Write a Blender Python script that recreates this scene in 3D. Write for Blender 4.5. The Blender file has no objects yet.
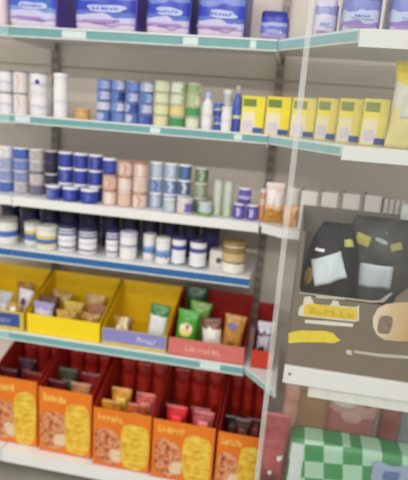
import bpy, bmesh, math, random
from mathutils import Vector, Matrix
random.seed(7)
C = bpy.context.scene.collection
PI = math.pi

# ------------------------------------------------------------------ camera
CAM = Vector((1.1047, -2.2953, 1.600))
YAW, PITCH, ROLL, F = 0.1616, 0.2463, 0.0757, 517.2
_f = Vector((-math.sin(YAW)*math.cos(PITCH), math.cos(YAW)*math.cos(PITCH), -math.sin(PITCH)))
_r = Vector((math.cos(YAW), math.sin(YAW), 0)); _u = _r.cross(_f)
_r2 = _r*math.cos(ROLL) + _u*math.sin(ROLL); _u2 = -_r*math.sin(ROLL) + _u*math.cos(ROLL)
cd = bpy.data.cameras.new('camera'); cam = bpy.data.objects.new('camera', cd); C.objects.link(cam)
M = Matrix((( _r2.x, _u2.x, -_f.x), (_r2.y, _u2.y, -_f.y), (_r2.z, _u2.z, -_f.z)))
cam.matrix_world = Matrix.Translation(CAM) @ M.to_4x4()
cd.sensor_fit = 'VERTICAL'; cd.sensor_height = 24; cd.lens = F/480*24; cd.clip_start = .05
cd.dof.use_dof = True; cd.dof.focus_distance = 1.25; cd.dof.aperture_fstop = 1.35   # the phone missed its focus
bpy.context.scene.camera = cam
def xat(px, y, z):
    """X of the point at depth y and height z that shows in column px"""
    a = (px-204)/F
    n = _r2 - a*_f
    return CAM.x - (n.y*(y-CAM.y) + n.z*(z-CAM.z))/n.x
def zat(py, x, y):
    a = (py-240)/F
    n = -_u2 - a*_f
    return CAM.z - (n.x*(x-CAM.x) + n.y*(y-CAM.y))/n.z

# ------------------------------------------------------------------ materials
def lin(c):
    return tuple(((v/255)/12.92 if v <= 10 else (((v/255)+.055)/1.055)**2.4) for v in c) + (1,)
_mats = {}
def mat(c, rough=.5, metal=0, noise=.06, scale=30, coat=0, trans=0):
    k = ('m', tuple(c), rough, metal, noise, scale, coat, trans)
    if k in _mats: return _mats[k]
    m = bpy.data.materials.new('surface'); m.use_nodes = True
    nt = m.node_tree; b = nt.nodes['Principled BSDF']
    b.inputs['Roughness'].default_value = rough; b.inputs['Metallic'].default_value = metal
    b.inputs['Coat Weight'].default_value = coat
    b.inputs['Transmission Weight'].default_value = trans
    tc = nt.nodes.new('ShaderNodeTexCoord'); n = nt.nodes.new('ShaderNodeTexNoise'); n.inputs['Scale'].default_value = scale
    r = nt.nodes.new('ShaderNodeValToRGB'); col = lin(c)
    r.color_ramp.elements[0].position = .3; r.color_ramp.elements[1].position = .7
    r.color_ramp.elements[0].color = tuple(v*(1-noise) for v in col[:3]) + (1,)
    r.color_ramp.elements[1].color = tuple(min(1, v*(1+noise)) for v in col[:3]) + (1,)
    nt.links.new(tc.outputs['Object'], n.inputs['Vector']); nt.links.new(n.outputs['Fac'], r.inputs['Fac'])
    nt.links.new(r.outputs['Color'], b.inputs['Base Color'])
    _mats[k] = m; return m
def bands(stops, axis='Z', warp=.1, wscale=3, rough=.45, interp='CONSTANT', soft=False):
    """printed bands along one axis of the object, edges made wavy by noise; stops = [(pos, rgb), ...]"""
    k = ('b', tuple((p, tuple(c)) for p, c in stops), axis, warp, wscale, rough, soft)
    if k in _mats: return _mats[k]
    m = bpy.data.materials.new('print'); m.use_nodes = True; nt = m.node_tree; b = nt.nodes['Principled BSDF']
    b.inputs['Roughness'].default_value = rough
    tc = nt.nodes.new('ShaderNodeTexCoord'); sp = nt.nodes.new('ShaderNodeSeparateXYZ')
    n = nt.nodes.new('ShaderNodeTexNoise'); n.inputs['Scale'].default_value = wscale; n.inputs['Detail'].default_value = 1
    ma = nt.nodes.new('ShaderNodeMath'); ma.operation = 'MULTIPLY_ADD'; ma.inputs[1].default_value = warp
    r = nt.nodes.new('ShaderNodeValToRGB'); cr = r.color_ramp; cr.interpolation = 'LINEAR' if soft else 'CONSTANT'
    while len(cr.elements) > 1: cr.elements.remove(cr.elements[-1])
    cr.elements[0].position = stops[0][0]; cr.elements[0].color = lin(stops[0][1])
    for p, c in stops[1:]:
        e = cr.elements.new(p); e.color = lin(c)
    sb = nt.nodes.new('ShaderNodeMath'); sb.operation = 'SUBTRACT'; sb.inputs[1].default_value = .5
    nt.links.new(tc.outputs['Generated'], sp.inputs[0]); nt.links.new(tc.outputs['Generated'], n.inputs['Vector'])
    nt.links.new(n.outputs['Fac'], sb.inputs[0]); nt.links.new(sb.outputs[0], ma.inputs[0])
    nt.links.new(sp.outputs[axis], ma.inputs[2]); nt.links.new(ma.outputs[0], r.inputs['Fac'])
    nt.links.new(r.outputs['Color'], b.inputs['Base Color'])
    _mats[k] = m; return m
def speckle(cols, scale=12, rough=.45, stretch=(1, 1, 1)):
    k = ('s', tuple(map(tuple, cols)), scale, rough, stretch)
    if k in _mats: return _mats[k]
    m = bpy.data.materials.new('picture'); m.use_nodes = True; nt = m.node_tree; b = nt.nodes['Principled BSDF']
    b.inputs['Roughness'].default_value = rough
    tc = nt.nodes.new('ShaderNodeTexCoord'); mp = nt.nodes.new('ShaderNodeMapping'); mp.inputs['Scale'].default_value = stretch
    n = nt.nodes.new('ShaderNodeTexNoise'); n.inputs['Scale'].default_value = scale; n.inputs['Detail'].default_value = 2
    r = nt.nodes.new('ShaderNodeValToRGB'); cr = r.color_ramp
    while len(cr.elements) > 1: cr.elements.remove(cr.elements[-1])
    N = len(cols); cr.elements[0].position = .3; cr.elements[0].color = lin(cols[0])
    for i in range(1, N):
        e = cr.elements.new(.3 + .4*i/(N-1)); e.color = lin(cols[i])
    nt.links.new(tc.outputs['Object'], mp.inputs[0]); nt.links.new(mp.outputs[0], n.inputs['Vector'])
    nt.links.new(n.outputs['Fac'], r.inputs['Fac']); nt.links.new(r.outputs['Color'], b.inputs['Base Color'])
    _mats[k] = m; return m
def checks(c1, c2, size):
    m = bpy.data.materials.new('checked print'); m.use_nodes = True; nt = m.node_tree; b = nt.nodes['Principled BSDF']
    b.inputs['Roughness'].default_value = .3
    tc = nt.nodes.new('ShaderNodeTexCoord'); mp = nt.nodes.new('ShaderNodeMapping')
    mp.inputs['Rotation'].default_value = (0, .12, 0); mp.inputs['Location'].default_value = (.013, .011, .02)
    ch = nt.nodes.new('ShaderNodeTexChecker'); ch.inputs['Scale'].default_value = 1/size
    ch.inputs['Color1'].default_value = lin(c1); ch.inputs['Color2'].default_value = lin(c2)
    sp = nt.nodes.new('ShaderNodeSeparateXYZ'); cb = nt.nodes.new('ShaderNodeCombineXYZ')
    nt.links.new(tc.outputs['Object'], mp.inputs[0]); nt.links.new(mp.outputs[0], sp.inputs[0])
    nt.links.new(sp.outputs['X'], cb.inputs['X']); nt.links.new(sp.outputs['Z'], cb.inputs['Y'])
    nt.links.new(cb.outputs[0], ch.inputs['Vector']); nt.links.new(ch.outputs['Color'], b.inputs['Base Color'])
    return m
def clear_mat(name, haze=.03, gloss=.06):
    m = bpy.data.materials.new(name); m.use_nodes = True; nt = m.node_tree
    for n in list(nt.nodes):
        if n.type != 'OUTPUT_MATERIAL': nt.nodes.remove(n)
    out = [n for n in nt.nodes if n.type == 'OUTPUT_MATERIAL'][0]
    t = nt.nodes.new('ShaderNodeBsdfTransparent'); t.inputs[0].default_value = (.97, .975, .97, 1)
    d = nt.nodes.new('ShaderNodeBsdfDiffuse'); d.inputs[0].default_value = (.8, .8, .78, 1)
    g = nt.nodes.new('ShaderNodeBsdfGlossy'); g.inputs['Roughness'].default_value = .12
    nz = nt.nodes.new('ShaderNodeTexNoise'); nz.inputs['Scale'].default_value = 5
    tc = nt.nodes.new('ShaderNodeTexCoord'); nt.links.new(tc.outputs['Object'], nz.inputs['Vector'])
    mu = nt.nodes.new('ShaderNodeMath'); mu.operation = 'MULTIPLY'; mu.inputs[1].default_value = haze*2
    nt.links.new(nz.outputs['Fac'], mu.inputs[0])
    a = nt.nodes.new('ShaderNodeMixShader'); nt.links.new(mu.outputs[0], a.inputs[0])
    b = nt.nodes.new('ShaderNodeMixShader'); b.inputs[0].default_value = gloss
    nt.links.new(t.outputs[0], a.inputs[1]); nt.links.new(d.outputs[0], a.inputs[2])
    nt.links.new(a.outputs[0], b.inputs[1]); nt.links.new(g.outputs[0], b.inputs[2])
    nt.links.new(b.outputs[0], out.inputs['Surface'])
    return m

# ------------------------------------------------------------------ mesh helpers
def mesh_of(name, verts, faces, m, smooth=False):
    me = bpy.data.meshes.new(name); me.from_pydata(verts, [], faces); me.materials.append(m)
    bm = bmesh.new(); bm.from_mesh(me); bmesh.ops.recalc_face_normals(bm, faces=bm.faces); bm.to_mesh(me); bm.free()
    if smooth:
        for p in me.polygons: p.use_smooth = True
    return me
def link(name, me, parent=None, loc=(0, 0, 0), rot=(0, 0, 0)):
    o = bpy.data.objects.new(name, me); C.objects.link(o); o.location = loc; o.rotation_euler = rot
    if parent: o.parent = parent
    return o
def tag(o, label, cat, group=None):
    o['label'] = label; o['category'] = cat
    if group: o['group'] = group
    return o
def thing(name, label, cat, loc, rz=0, group=None, rx=0, ry=0):
    if cat not in ('shelf', 'screen', 'shelving frame'): loc = (loc[0], loc[1], loc[2]+.0008)
    o = bpy.data.objects.new(name, None); C.objects.link(o); o.empty_display_size = .03
    o.location = loc; o.rotation_euler = (rx, ry, rz)
    return tag(o, label, cat, group)
def structure(o):
    o['kind'] = 'structure'; return o
def box_data(x0, x1, y0, y1, z0, z1, bev=0):
    bm = bmesh.new(); bmesh.ops.create_cube(bm, size=1)
    for v in bm.verts:
        v.co = Vector(((x0+x1)/2 + v.co.x*(x1-x0), (y0+y1)/2 + v.co.y*(y1-y0), (z0+z1)/2 + v.co.z*(z1-z0)))
    if bev: bmesh.ops.bevel(bm, geom=bm.edges[:], offset=bev, segments=2, affect='EDGES', profile=.6)
    vs = [tuple(v.co) for v in bm.verts]; bm.verts.index_update(); fs = [[v.index for v in f.verts] for f in bm.faces]; bm.free()
    return vs, fs
def join(*ds):
    V, Fc = [], []
    for v, f in ds:
        n = len(V); V += v; Fc += [[i+n for i in q] for q in f]
    return V, Fc
_mc = {}
def box(name, x0, x1, y0, y1, z0, z1, m, parent=None, bev=.001, loc=(0, 0, 0), rot=(0, 0, 0), smooth=False):
    k = ('box', name, x0, x1, y0, y1, z0, z1, m.name, bev)
    if k not in _mc: _mc[k] = mesh_of(name, *box_data(x0, x1, y0, y1, z0, z1, bev), m, smooth)
    return link(name, _mc[k], parent, loc, rot)
def lathe_data(prof, seg=28, a0=0, a1=2*PI, thick=0):
    full = abs(a1-a0-2*PI) < 1e-6
    V, Fc = [], []; n = seg if full else seg+1
    for r, z in prof:
        for i in range(n):
            a = a0 + (a1-a0)*i/seg; V.append((r*math.cos(a), r*math.sin(a), z))
    for j in range(len(prof)-1):
        for i in range(seg):
            p, q = i, (i+1) % n
            Fc.append([j*n+p, j*n+q, (j+1)*n+q, (j+1)*n+p])
    if full:
        Fc.append([i for i in range(n)][::-1]); Fc.append([(len(prof)-1)*n+i for i in range(n)])
    return V, Fc
def lathe(name, prof, m, parent=None, loc=(0, 0, 0), seg=28, rot=(0, 0, 0)):
    k = ('lat', name, tuple(prof), m.name, seg)
    if k not in _mc:
        me = mesh_of(name, *lathe_data(prof, seg), m, True)
        for p in me.polygons:
            if len(p.vertices) > 4: p.use_smooth = False
        me.set_sharp_from_angle(angle=math.radians(40)); _mc[k] = me
    return link(name, _mc[k], parent, loc, rot)
def wrap(name, r, z0, z1, m, parent, a0=0, a1=2*PI, seg=28):
    """a thin printed sleeve round a can or jar"""
    k = ('wr', name, r, z0, z1, m.name, a0, a1)
    if k not in _mc:
        t = .0006
        V, Fc = [], []; full = abs(a1-a0-2*PI) < 1e-6; n = seg if full else seg+1
        for rr, z in ((r, z0), (r+t, z0), (r+t, z1), (r, z1)):
            for i in range(n):
                a = a0 + (a1-a0)*i/seg; V.append((rr*math.cos(a), rr*math.sin(a), z))
        for j in range(4):
            for i in range(seg):
                p, q = i, (i+1) % n; jj = (j+1) % 4
                Fc.append([j*n+p, j*n+q, jj*n+q, jj*n+p])
        if not full: Fc += [[0, n, 2*n, 3*n], [n-1, 2*n-1, 3*n-1, 4*n-1]]
        me = mesh_of(name, V, Fc, m, True); me.set_sharp_from_angle(angle=math.radians(40)); _mc[k] = me
    return link(name, _mc[k], parent)
def prism_data(pts, y0, y1):
    """polygon in the xz plane pushed from y0 to y1"""
    n = len(pts)
    V = [(x, y0, z) for x, z in pts] + [(x, y1, z) for x, z in pts]
    Fc = [list(range(n)), list(range(n, 2*n))[::-1]] + [[i, (i+1) % n, n+(i+1) % n, n+i] for i in range(n)]
    return V, Fc
def prism(name, pts, y0, y1, m, parent=None, loc=(0, 0, 0), rot=(0, 0, 0)):
    return link(name, mesh_of(name, *prism_data(pts, y0, y1), m), parent, loc, rot)
def slab_data(pts, z0, z1):
    n = len(pts)
    V = [(x, y, z0) for x, y in pts] + [(x, y, z1) for x, y in pts]
    Fc = [list(range(n))[::-1], list(range(n, 2*n))] + [[i, (i+1) % n, n+(i+1) % n, n+i] for i in range(n)]
    return V, Fc
def blob(cx, cz, rx, rz, seed=0, n=22, amp=.18):
    rnd = random.Random(seed); ph = [rnd.uniform(0, 6.28) for _ in range(4)]
    out = []
    for i in range(n):
        a = 2*PI*i/n
        k = 1 + amp*(math.sin(2*a+ph[0]) + .6*math.sin(3*a+ph[1]) + .5*math.sin(5*a+ph[2]))/1.6
        ca, sa = math.cos(a), math.sin(a); q = (abs(ca)**4+abs(sa)**4)**-.25
        out.append((cx+rx*k*ca*q, cz+rz*k*sa*q))
    return out
def marks_data(x0, x1, z0, z1, y, n, seed=1, t=.0012):
    """a row of illegible letter-like strokes"""
    rnd = random.Random(seed); ds = []; w = (x1-x0)/n
    for i in range(n):
        a = x0+i*w; h = (z1-z0)*(1 if i == 0 else rnd.uniform(.6, .95))
        ds.append(box_data(a+w*.08, a+w*.4, y-t, y, z0, z0+h))
        ds.append(box_data(a+w*.4, a+w*.9, y-t, y, z0 + (0 if rnd.random() < .5 else h*.55), z0 + h*rnd.uniform(.3, .4) + (0 if rnd.random() < .5 else h*.5)))
    return join(*ds)
def marks(name, x0, x1, z0, z1, y, n, m, parent, seed=1, loc=(0, 0, 0), rot=(0, 0, 0)):
    return link(name, mesh_of(name, *marks_data(x0, x1, z0, z1, y, n, seed), m), parent, loc, rot)

# ------------------------------------------------------------------ products
WHITE = (236, 234, 232)
def can(label, cat, group, x, y, z, r, h, body, lid, label_mat, name='food_can', patch=None):
    t = thing(name, label, cat, (x, y, z), random.uniform(-.4, .4), group)
    lathe('body', [(r*.9, .0), (r, .002), (r, .004), (r*.97, .006), (r*.97, h-.007), (r*.93, h-.005)], body, t)
    lathe('lid', [(r*.93, h-.005), (r, h-.004), (r, h-.0005), (r*.92, h), (r*.9, h-.0015), (r*.3, h-.0015)], lid, t)
    wrap('label', r*.975, h*.1, h*.84, label_mat, t)
    if patch: wrap('emblem', r*.985+.0004, h*.25, h*.68, patch, t, -PI/2-.75, -PI/2+.35, 10)
    return t
def tub(label, cat, group, x, y, z, r, h, body, lid, label_mat=None, name='tub', lh=.12, lz=(.15, .7), a=None):
    """a straight jar or tin with an overhanging lid"""
    t = thing(name, label, cat, (x, y, z), 0, group)
    b = h*(1-lh)
    lathe('body', [(r*.86, 0), (r*.94, .003), (r*.95, .008), (r*.95, b*.9), (r*.9, b-.0015), (r*.88, b)], body, t)
    lathe('lid', [(r*.9, b), (r, b+.001), (r, h-.003), (r*.94, h), (r*.3, h)], lid, t)
    if label_mat:
        if a: wrap('label', r*.955, h*lz[0], h*lz[1], label_mat, t, a[0], a[1], 16)
        else: wrap('label', r*.955, h*lz[0], h*lz[1], label_mat, t)
    return t
def bottle(label, cat, group, x, y, z, r, h, body, cap, label_mat, name='bottle'):
    t = thing(name, label, cat, (x, y, z), 0, group)
    lathe('body', [(r*.85, 0), (r, .004), (r, h*.62), (r*.85, h*.72), (r*.5, h*.8), (r*.48, h*.84)], body, t)
    lathe('cap', [(r*.55, h*.835), (r*.56, h*.84), (r*.56, h*.985), (r*.5, h), (r*.2, h)], cap, t)
    wrap('label', r*1.003, h*.12, h*.55, label_mat, t)
    return t
def carton(label, cat, group, x, y, z, w, d, h, m, prints=(), rz=0, name='carton', side=None, tilt=0):
    """prints: (name, x0, x1, z0, z1, material) in fractions of the front"""
    t = thing(name, label, cat, (x, y, z), rz, group, ry=tilt)
    box('carton_body', -w/2, w/2, 0, d, 0, h, m, t, .0015)
    for k, (nm, a, b, c, e, pm) in enumerate(prints):
        box(nm, -w/2+a*w, -w/2+b*w, -.0009-k*.0006, -.0001-k*.0006, c*h, e*h, pm, t, .0002)
    if side:
        box('side_panel', w/2+.0001, w/2+.0009, .003, d-.003, .003, h-.003, side, t, .0002)
    return t
def pillow_data(w, h, d, seed=0, nx=14, nz=18, seal=.09, dome=0):
    rnd = random.Random(seed); ph = [rnd.uniform(0, 6.28) for _ in range(6)]
    def pt(i, j, s):
        u = i/nx*2-1; v = j/nz
        vv = min(1, max(0, (v-seal)/(1-2*seal))); q = (max(0, 1-abs(2*vv-1)**2.6))**.6
        p = (max(0, 1-abs(u)**2.5))**.65
        wr = .12*math.sin(5*u+ph[0]+3*v)*math.sin(9*v+ph[1]) + .07*math.sin(11*u+ph[2]-6*v+ph[3]) + .05*math.sin(17*v+8*u+ph[5])
        dd = d/2*p*q*(1+wr) + .0008
        ww = w/2*(1-.10*q + .012*math.sin(14*v+ph[4]))
        if dome and v > .5: ww *= (1 - dome*((v-.5)/.5)**2.4)
        crimp = .0018*math.sin(u*26) * (1-q)
        return (u*ww, s*dd + crimp, v*h)
    V, Fc = [], []; n = nx+1
    for s in (-1, 1):
        for j in range(nz+1):
            for i in range(nx+1): V.append(pt(i, j, s))
    o = n*(nz+1)
    for j in range(nz):
        for i in range(nx):
            a = j*n+i; Fc.append([a, a+1, a+n+1, a+n]); Fc.append([o+a, o+a+n, o+a+n+1, o+a+1])
    for j in range(nz):
        a = j*n; Fc.append([a, a+n, o+a+n, o+a]); a = j*n+nx; Fc.append([a, o+a, o+a+n, a+n])
    for i in range(nx):
        Fc.append([i, o+i, o+i+1, i+1]); a = nz*n+i; Fc.append([a, a+1, o+a+1, o+a])
    return V, Fc, pt
def bag(label, cat, group, loc, w, h, d, m, rz=0, rx=0, ry=0, seed=0, prints=(), name='snack_bag', top=None, dome=0):
    """prints: (name, u0, u1, v0, v1, material) patches that follow the bulge of the front"""
    t = thing(name, label, cat, loc, rz, group, rx, ry)
    V, Fc, pt = pillow_data(w, h, d, seed, dome=dome)
    link('pouch', mesh_of('pouch', V, Fc, m, True), t)
    def patch(nm, u0, u1, v0, v1, pm, shape='rect', turn=0):
        N = 8; PV, PF = [], []
        for off in (.0012, .0003):
            for j in range(N+1):
                for i in range(N+1):
                    a, b = i/N, j/N
                    if shape == 'round':
                        X, Y = 2*a-1, 2*b-1
                        a, b = .5+.5*X*math.sqrt(max(0, 1-Y*Y/2)), .5+.5*Y*math.sqrt(max(0, 1-X*X/2))
                    uu, vv = u0+(u1-u0)*a, v0+(v1-v0)*b
                    if turn:
                        cu, cv = (u0+u1)/2, (v0+v1)/2; du, dv = (uu-cu)*w/2, (vv-cv)*h
                        uu = cu + (du*math.cos(turn)-dv*math.sin(turn))/(w/2); vv = cv + (du*math.sin(turn)+dv*math.cos(turn))/h
                    p = pt((uu+1)/2*14, vv*18, -1); PV.append((p[0], p[1]-off, p[2]))
        n = N+1; o = n*n
        for j in range(N):
            for i in range(N):
                a = j*n+i; PF += [[a, a+1, a+n+1, a+n], [o+a, o+a+n, o+a+n+1, o+a+1]]
        for i in range(N):
            PF += [[i, o+i, o+i+1, i+1], [N*n+i, N*n+i+1, o+N*n+i+1, o+N*n+i], [i*n, (i+1)*n, o+(i+1)*n, o+i*n], [i*n+N, o+i*n+N, o+(i+1)*n+N, (i+1)*n+N]]
        link(nm, mesh_of(nm, PV, PF, pm, True), t)
    for q in prints: patch(*q)
    if top: patch('top_seal', -.99, .99, .90, .995, top)
    return t

# ================================================================== SETTING
M_back = mat((230, 220, 208), .5, noise=.03, scale=4)
M_post = mat((150, 143, 136), .45, noise=.05)
M_shelf = mat((229, 229, 226), .35, noise=.02, scale=6)
M_teal = mat((112, 166, 166), .3, noise=.04)
M_tealp = mat((150, 192, 192), .3, noise=.04)
M_blue = mat((38, 98, 160), .3, noise=.04)
M_railw = mat((228, 233, 231), .25, noise=.02)
M_tick = mat((214, 228, 226), .4, noise=.03)
M_floor = mat((150, 148, 136), .4, noise=.12, scale=5)
M_kick = mat((118, 116, 104), .5, noise=.08)

structure(box('floor', -3, 4, -4.5, .1, -.05, 0, M_floor, bev=0))
structure(box('wall_back', -1.2, 2.6, .03, .1, 0, 2.75, M_back, bev=0))
# the standing frame: back panels with seams between them, slotted uprights, kick plate
def slotted(c, dark):
    m = mat(c, .45, noise=.04).copy(); nt = m.node_tree; b = nt.nodes['Principled BSDF']
    src = b.inputs['Base Color'].links[0].from_socket
    tc = nt.nodes.new('ShaderNodeTexCoord'); sp = nt.nodes.new('ShaderNodeSeparateXYZ'); nt.links.new(tc.outputs['Object'], sp.inputs[0])
    def mth(op, a, v):
        n = nt.nodes.new('ShaderNodeMath'); n.operation = op; nt.links.new(a, n.inputs[0])
        if hasattr(v, 'links'): nt.links.new(v, n.inputs[1])
        else: n.inputs[1].default_value = v
        return n.outputs[0]
    fz_ = mth('FRACT', mth('MULTIPLY', sp.outputs['Z'], 20), 0); inz = mth('LESS_THAN', fz_, .55)
    ax = mth('ABSOLUTE', sp.outputs['X'], 0); inx = mth('MULTIPLY', mth('GREATER_THAN', ax, .004), mth('LESS_THAN', ax, .0095))
    iny = mth('LESS_THAN', sp.outputs['Y'], -.0255)
    f = mth('MULTIPLY', mth('MULTIPLY', inz, inx), iny)
    mx = nt.nodes.new('ShaderNodeMix'); mx.data_type = 'RGBA'; nt.links.new(f, mx.inputs[0]); nt.links.new(src, mx.inputs[6]); mx.inputs[7].default_value = lin(dark)
    nt.links.new(mx.outputs[2], b.inputs['Base Color']); return m
M_slot = slotted((164, 156, 148), (70, 66, 62))
fr = thing('shelving_frame', 'beige steel shelving frame, its back panels and slotted posts behind all the goods', 'shelving frame', (0, 0, 0))
for k, (bx0, bx1) in enumerate(((-.985, -.015), (.015, .985), (1.015, 1.985))):
    for j, (z0, z1) in enumerate(((0, .65), (.653, 1.18), (1.183, 1.738), (1.742, 2.35))):
        box('back_panel', bx0-.012, bx1+.012, .002, .02, z0, z1, M_back, fr, .0015)
for xx in (0, 1.0, 2.0):
    box('upright', -.016, .016, -.026, .001, 0, 2.35, M_slot, fr, .002, (xx, 0, 0))
box('kick_plate', -.99, .985, -.43, -.41, 0, .058, M_kick, fr, .002)

# shelves ----------------------------------------------------------
SZ = {1: 1.848, 2: 1.527, 3: 1.206, 4: .990, 5: .631, 6: .120}
def shelf(label, x0, x1, z, depth, thick, rail=None, railm=None, tilt_ticks=(), pale=()):
    t = thing('shelf', label, 'shelf', ((x0+x1)/2, 0, z), 0, 'gondola shelves')
    w = (x1-x0)/2 - .002
    d = join(box_data(-w, w, -depth, -.028, -.012, 0), box_data(-w, w, -depth, -depth+.012, -thick, -.012), box_data(-w, -w+.003, -depth+.012, -.03, -.045, -.012), box_data(w-.003, w, -depth+.012, -.03, -.045, -.012))
    link('tray', mesh_of('tray', *d, M_shelf), t)
    if rail:
        link('price_rail', mesh_of('price_rail', *join(box_data(-w, w, -depth-.006, -depth-.0005, -rail, .003), box_data(-w, w, -depth-.011, -depth-.0065, -rail, -rail+.004), box_data(-w, w, -depth-.011, -depth-.0065, -.003, .003)), M_railw), t)
        box('rail_strip', -w, w, -depth-.0085, -depth-.0065, -rail+.005, -.004, railm, t, 0)
        for a, b in tilt_ticks:
            cx = (x0+x1)/2
            box('price_ticket', a-cx, b-cx, -depth-.0098, -depth-.0088, -rail+.006, -.005, M_tick, t, .0002)
    return t
bay = {'m': (0, 1.0), 'l': (-1.0, 0)}
def tick(px0, px1, z, d): return (xat(px0, -d-.009, z-.02), xat(px1, -d-.009, z-.02))
shelf('top left shelf with a teal price rail, under the purple and blue nappy packs', 0, 1, SZ[1], .39, .036, .036, M_teal, [tick(62, 86, SZ[1], .39), tick(183, 198, SZ[1], .39), tick(250, 256, SZ[1], .39)])
shelf('white shelf with a teal price rail carrying the blue and green can stacks', 0, 1, SZ[2], .39, .03, .03, M_teal, [tick(15, 30, SZ[2], .39), tick(150, 160, SZ[2], .39), tick(234, 242, SZ[2], .39)])
shelf('plain white edged shelf carrying the dense rows of stacked jars', 0, 1, SZ[3], .40, .036)
shelf('white shelf with a bright blue price rail under the white tins', 0, .986, SZ[4], .40, .038, .036, M_blue)
shelf('white shelf with a teal rail below the yellow bins and the pink tray', 0, 1, SZ[5], .425, .04, .036, M_teal, [tick(200, 220, SZ[5], .425)])
shelf('bottom white shelf under the orange boxes, nearest the floor', 0, 1, SZ[6], .52, .06)
for k, w in ((1, 'top'), (2, 'second'), (3, 'third'), (4, 'fourth'), (5, 'fifth'), (6, 'bottom')):
    dd = {1: .39, 2: .39, 3: .40, 4: .40, 5: .425, 6: .52}[k]
    shelf('sliver of the %s shelf of the left bay, cut off by the photo\'s left edge' % w, -1, 0, SZ[k], dd, .036 if k < 6 else .06, {1: .036, 2: .03, 4: .036, 5: .036}.get(k), {4: M_blue}.get(k, M_tealp))

# corner shelves: an angled edge swings out to the deeper right hand bay
def corner_shelf(label, z, pts, thick, rail=None, railm=None, edge=(0, 1), face=None, lip=None):
    """pts: front outline from left to right; edge: which stretch carries the coloured rail"""
    t = thing('corner_shelf', label, 'shelf', (1.0, 0, z), 0, 'deep corner shelves of the right bay')
    P = [(x-1.0, y) for x, y in pts]
    poly = P + [(P[-1][0], -.03), (P[0][0], -.03)]
    link('tray', mesh_of('tray', *slab_data(poly, -.012, 0), M_shelf), t)
    for i in range(len(P)-1):
        a, b = Vector(P[i]), Vector(P[i+1]); dv = (b-a).normalized(); n = Vector((dv.y, -dv.x))
        def strip(nm, o0, o1, z0, z1, m):
            a2 = a+dv*(.010 if i == 0 else 0); q = [a2+n*o0, b+n*o0, b+n*o1, a2+n*o1]
            return link(nm, mesh_of(nm, *slab_data([tuple(v) for v in q], z0, z1), m), t)
        strip('front_edge', -.004, .0, -thick, -.0122, M_shelf)
        if rail and edge[0] <= i < edge[1]:
            strip('price_rail', .0004, .006, -rail, .003, M_railw); strip('rail_strip', .0062, .008, -rail+.005, -.004, railm)
        elif face and i >= edge[1]:
            strip('face_board', .0004, .012, -face, .002, M_shelf)
            if lip: strip('lower_lip', -.03, -.006, -lip, -face-.002, M_shelf)
    return t
KX, KY = 1.001, -.385
corner_shelf('top right shelf corner with a teal angled edge and a thick white front', SZ[1], [(KX, KY), (1.24, -.70), (2.0, -.70)], .03, .034, M_tealp, face=.046)
corner_shelf('corner shelf with a short teal edge and white front under the yellow cereal boxes', SZ[2], [(KX, KY), (1.236, -.70), (2.0, -.70)], .028, .03, M_tealp, face=.04)
corner_shelf('white corner shelf under the cookie pack and small pale cartons', SZ[3], [(KX, -.395), (1.085, -.455), (2.0, -.455)], .034)
corner_shelf('angled white corner shelf under the small red tray', SZ[5], [(KX, -.42), (1.128, -.573), (1.130, -.573)], .03, .026, M_tealp)
t = corner_shelf('bottom shelf of the right bay under the green checked pack', SZ[6], [(KX, -.50), (1.15, -.70), (2.0, -.70)], .06)
# thick white shelf for the pet food display
t = thing('display_shelf', 'thick white shelf holding the pet food display', 'shelf', (1.15, -.70, .81))
link('board', mesh_of('board', *slab_data([(0.0, -.005), (.85, -.005), (.85, .24), (-.0, .24)], -.012, 0), M_shelf), t)
box('front_face', -.004, .85, -.02, -.006, -.064, -.0005, M_shelf, t, .003)
box('lower_lip', .083, .85, .0, .012, -.112, -.066, mat((226, 228, 222), .4), t, .003)
lathe('screw', [(.001, 0), (.0045, 0), (.0045, .002), (.002, .003)], mat((110, 108, 104), .4, .6), t, (.016, -.0205, -.028), rot=(PI/2, 0, 0))

# clear screen with a pale edge
t = thing('acrylic_screen', 'tall clear acrylic screen with a pale edge in front of the right bay', 'screen', (1.108, -.765, 0))
box('sheet', .0, .88, -.002, .002, .0, 2.12, clear_mat('clear acrylic', .010, .03), t, 0)
box('edge_trim', -.017, .0, -.006, .006, .0, 2.12, clear_mat('pale edge', .26, .10), t, .002)

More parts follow.
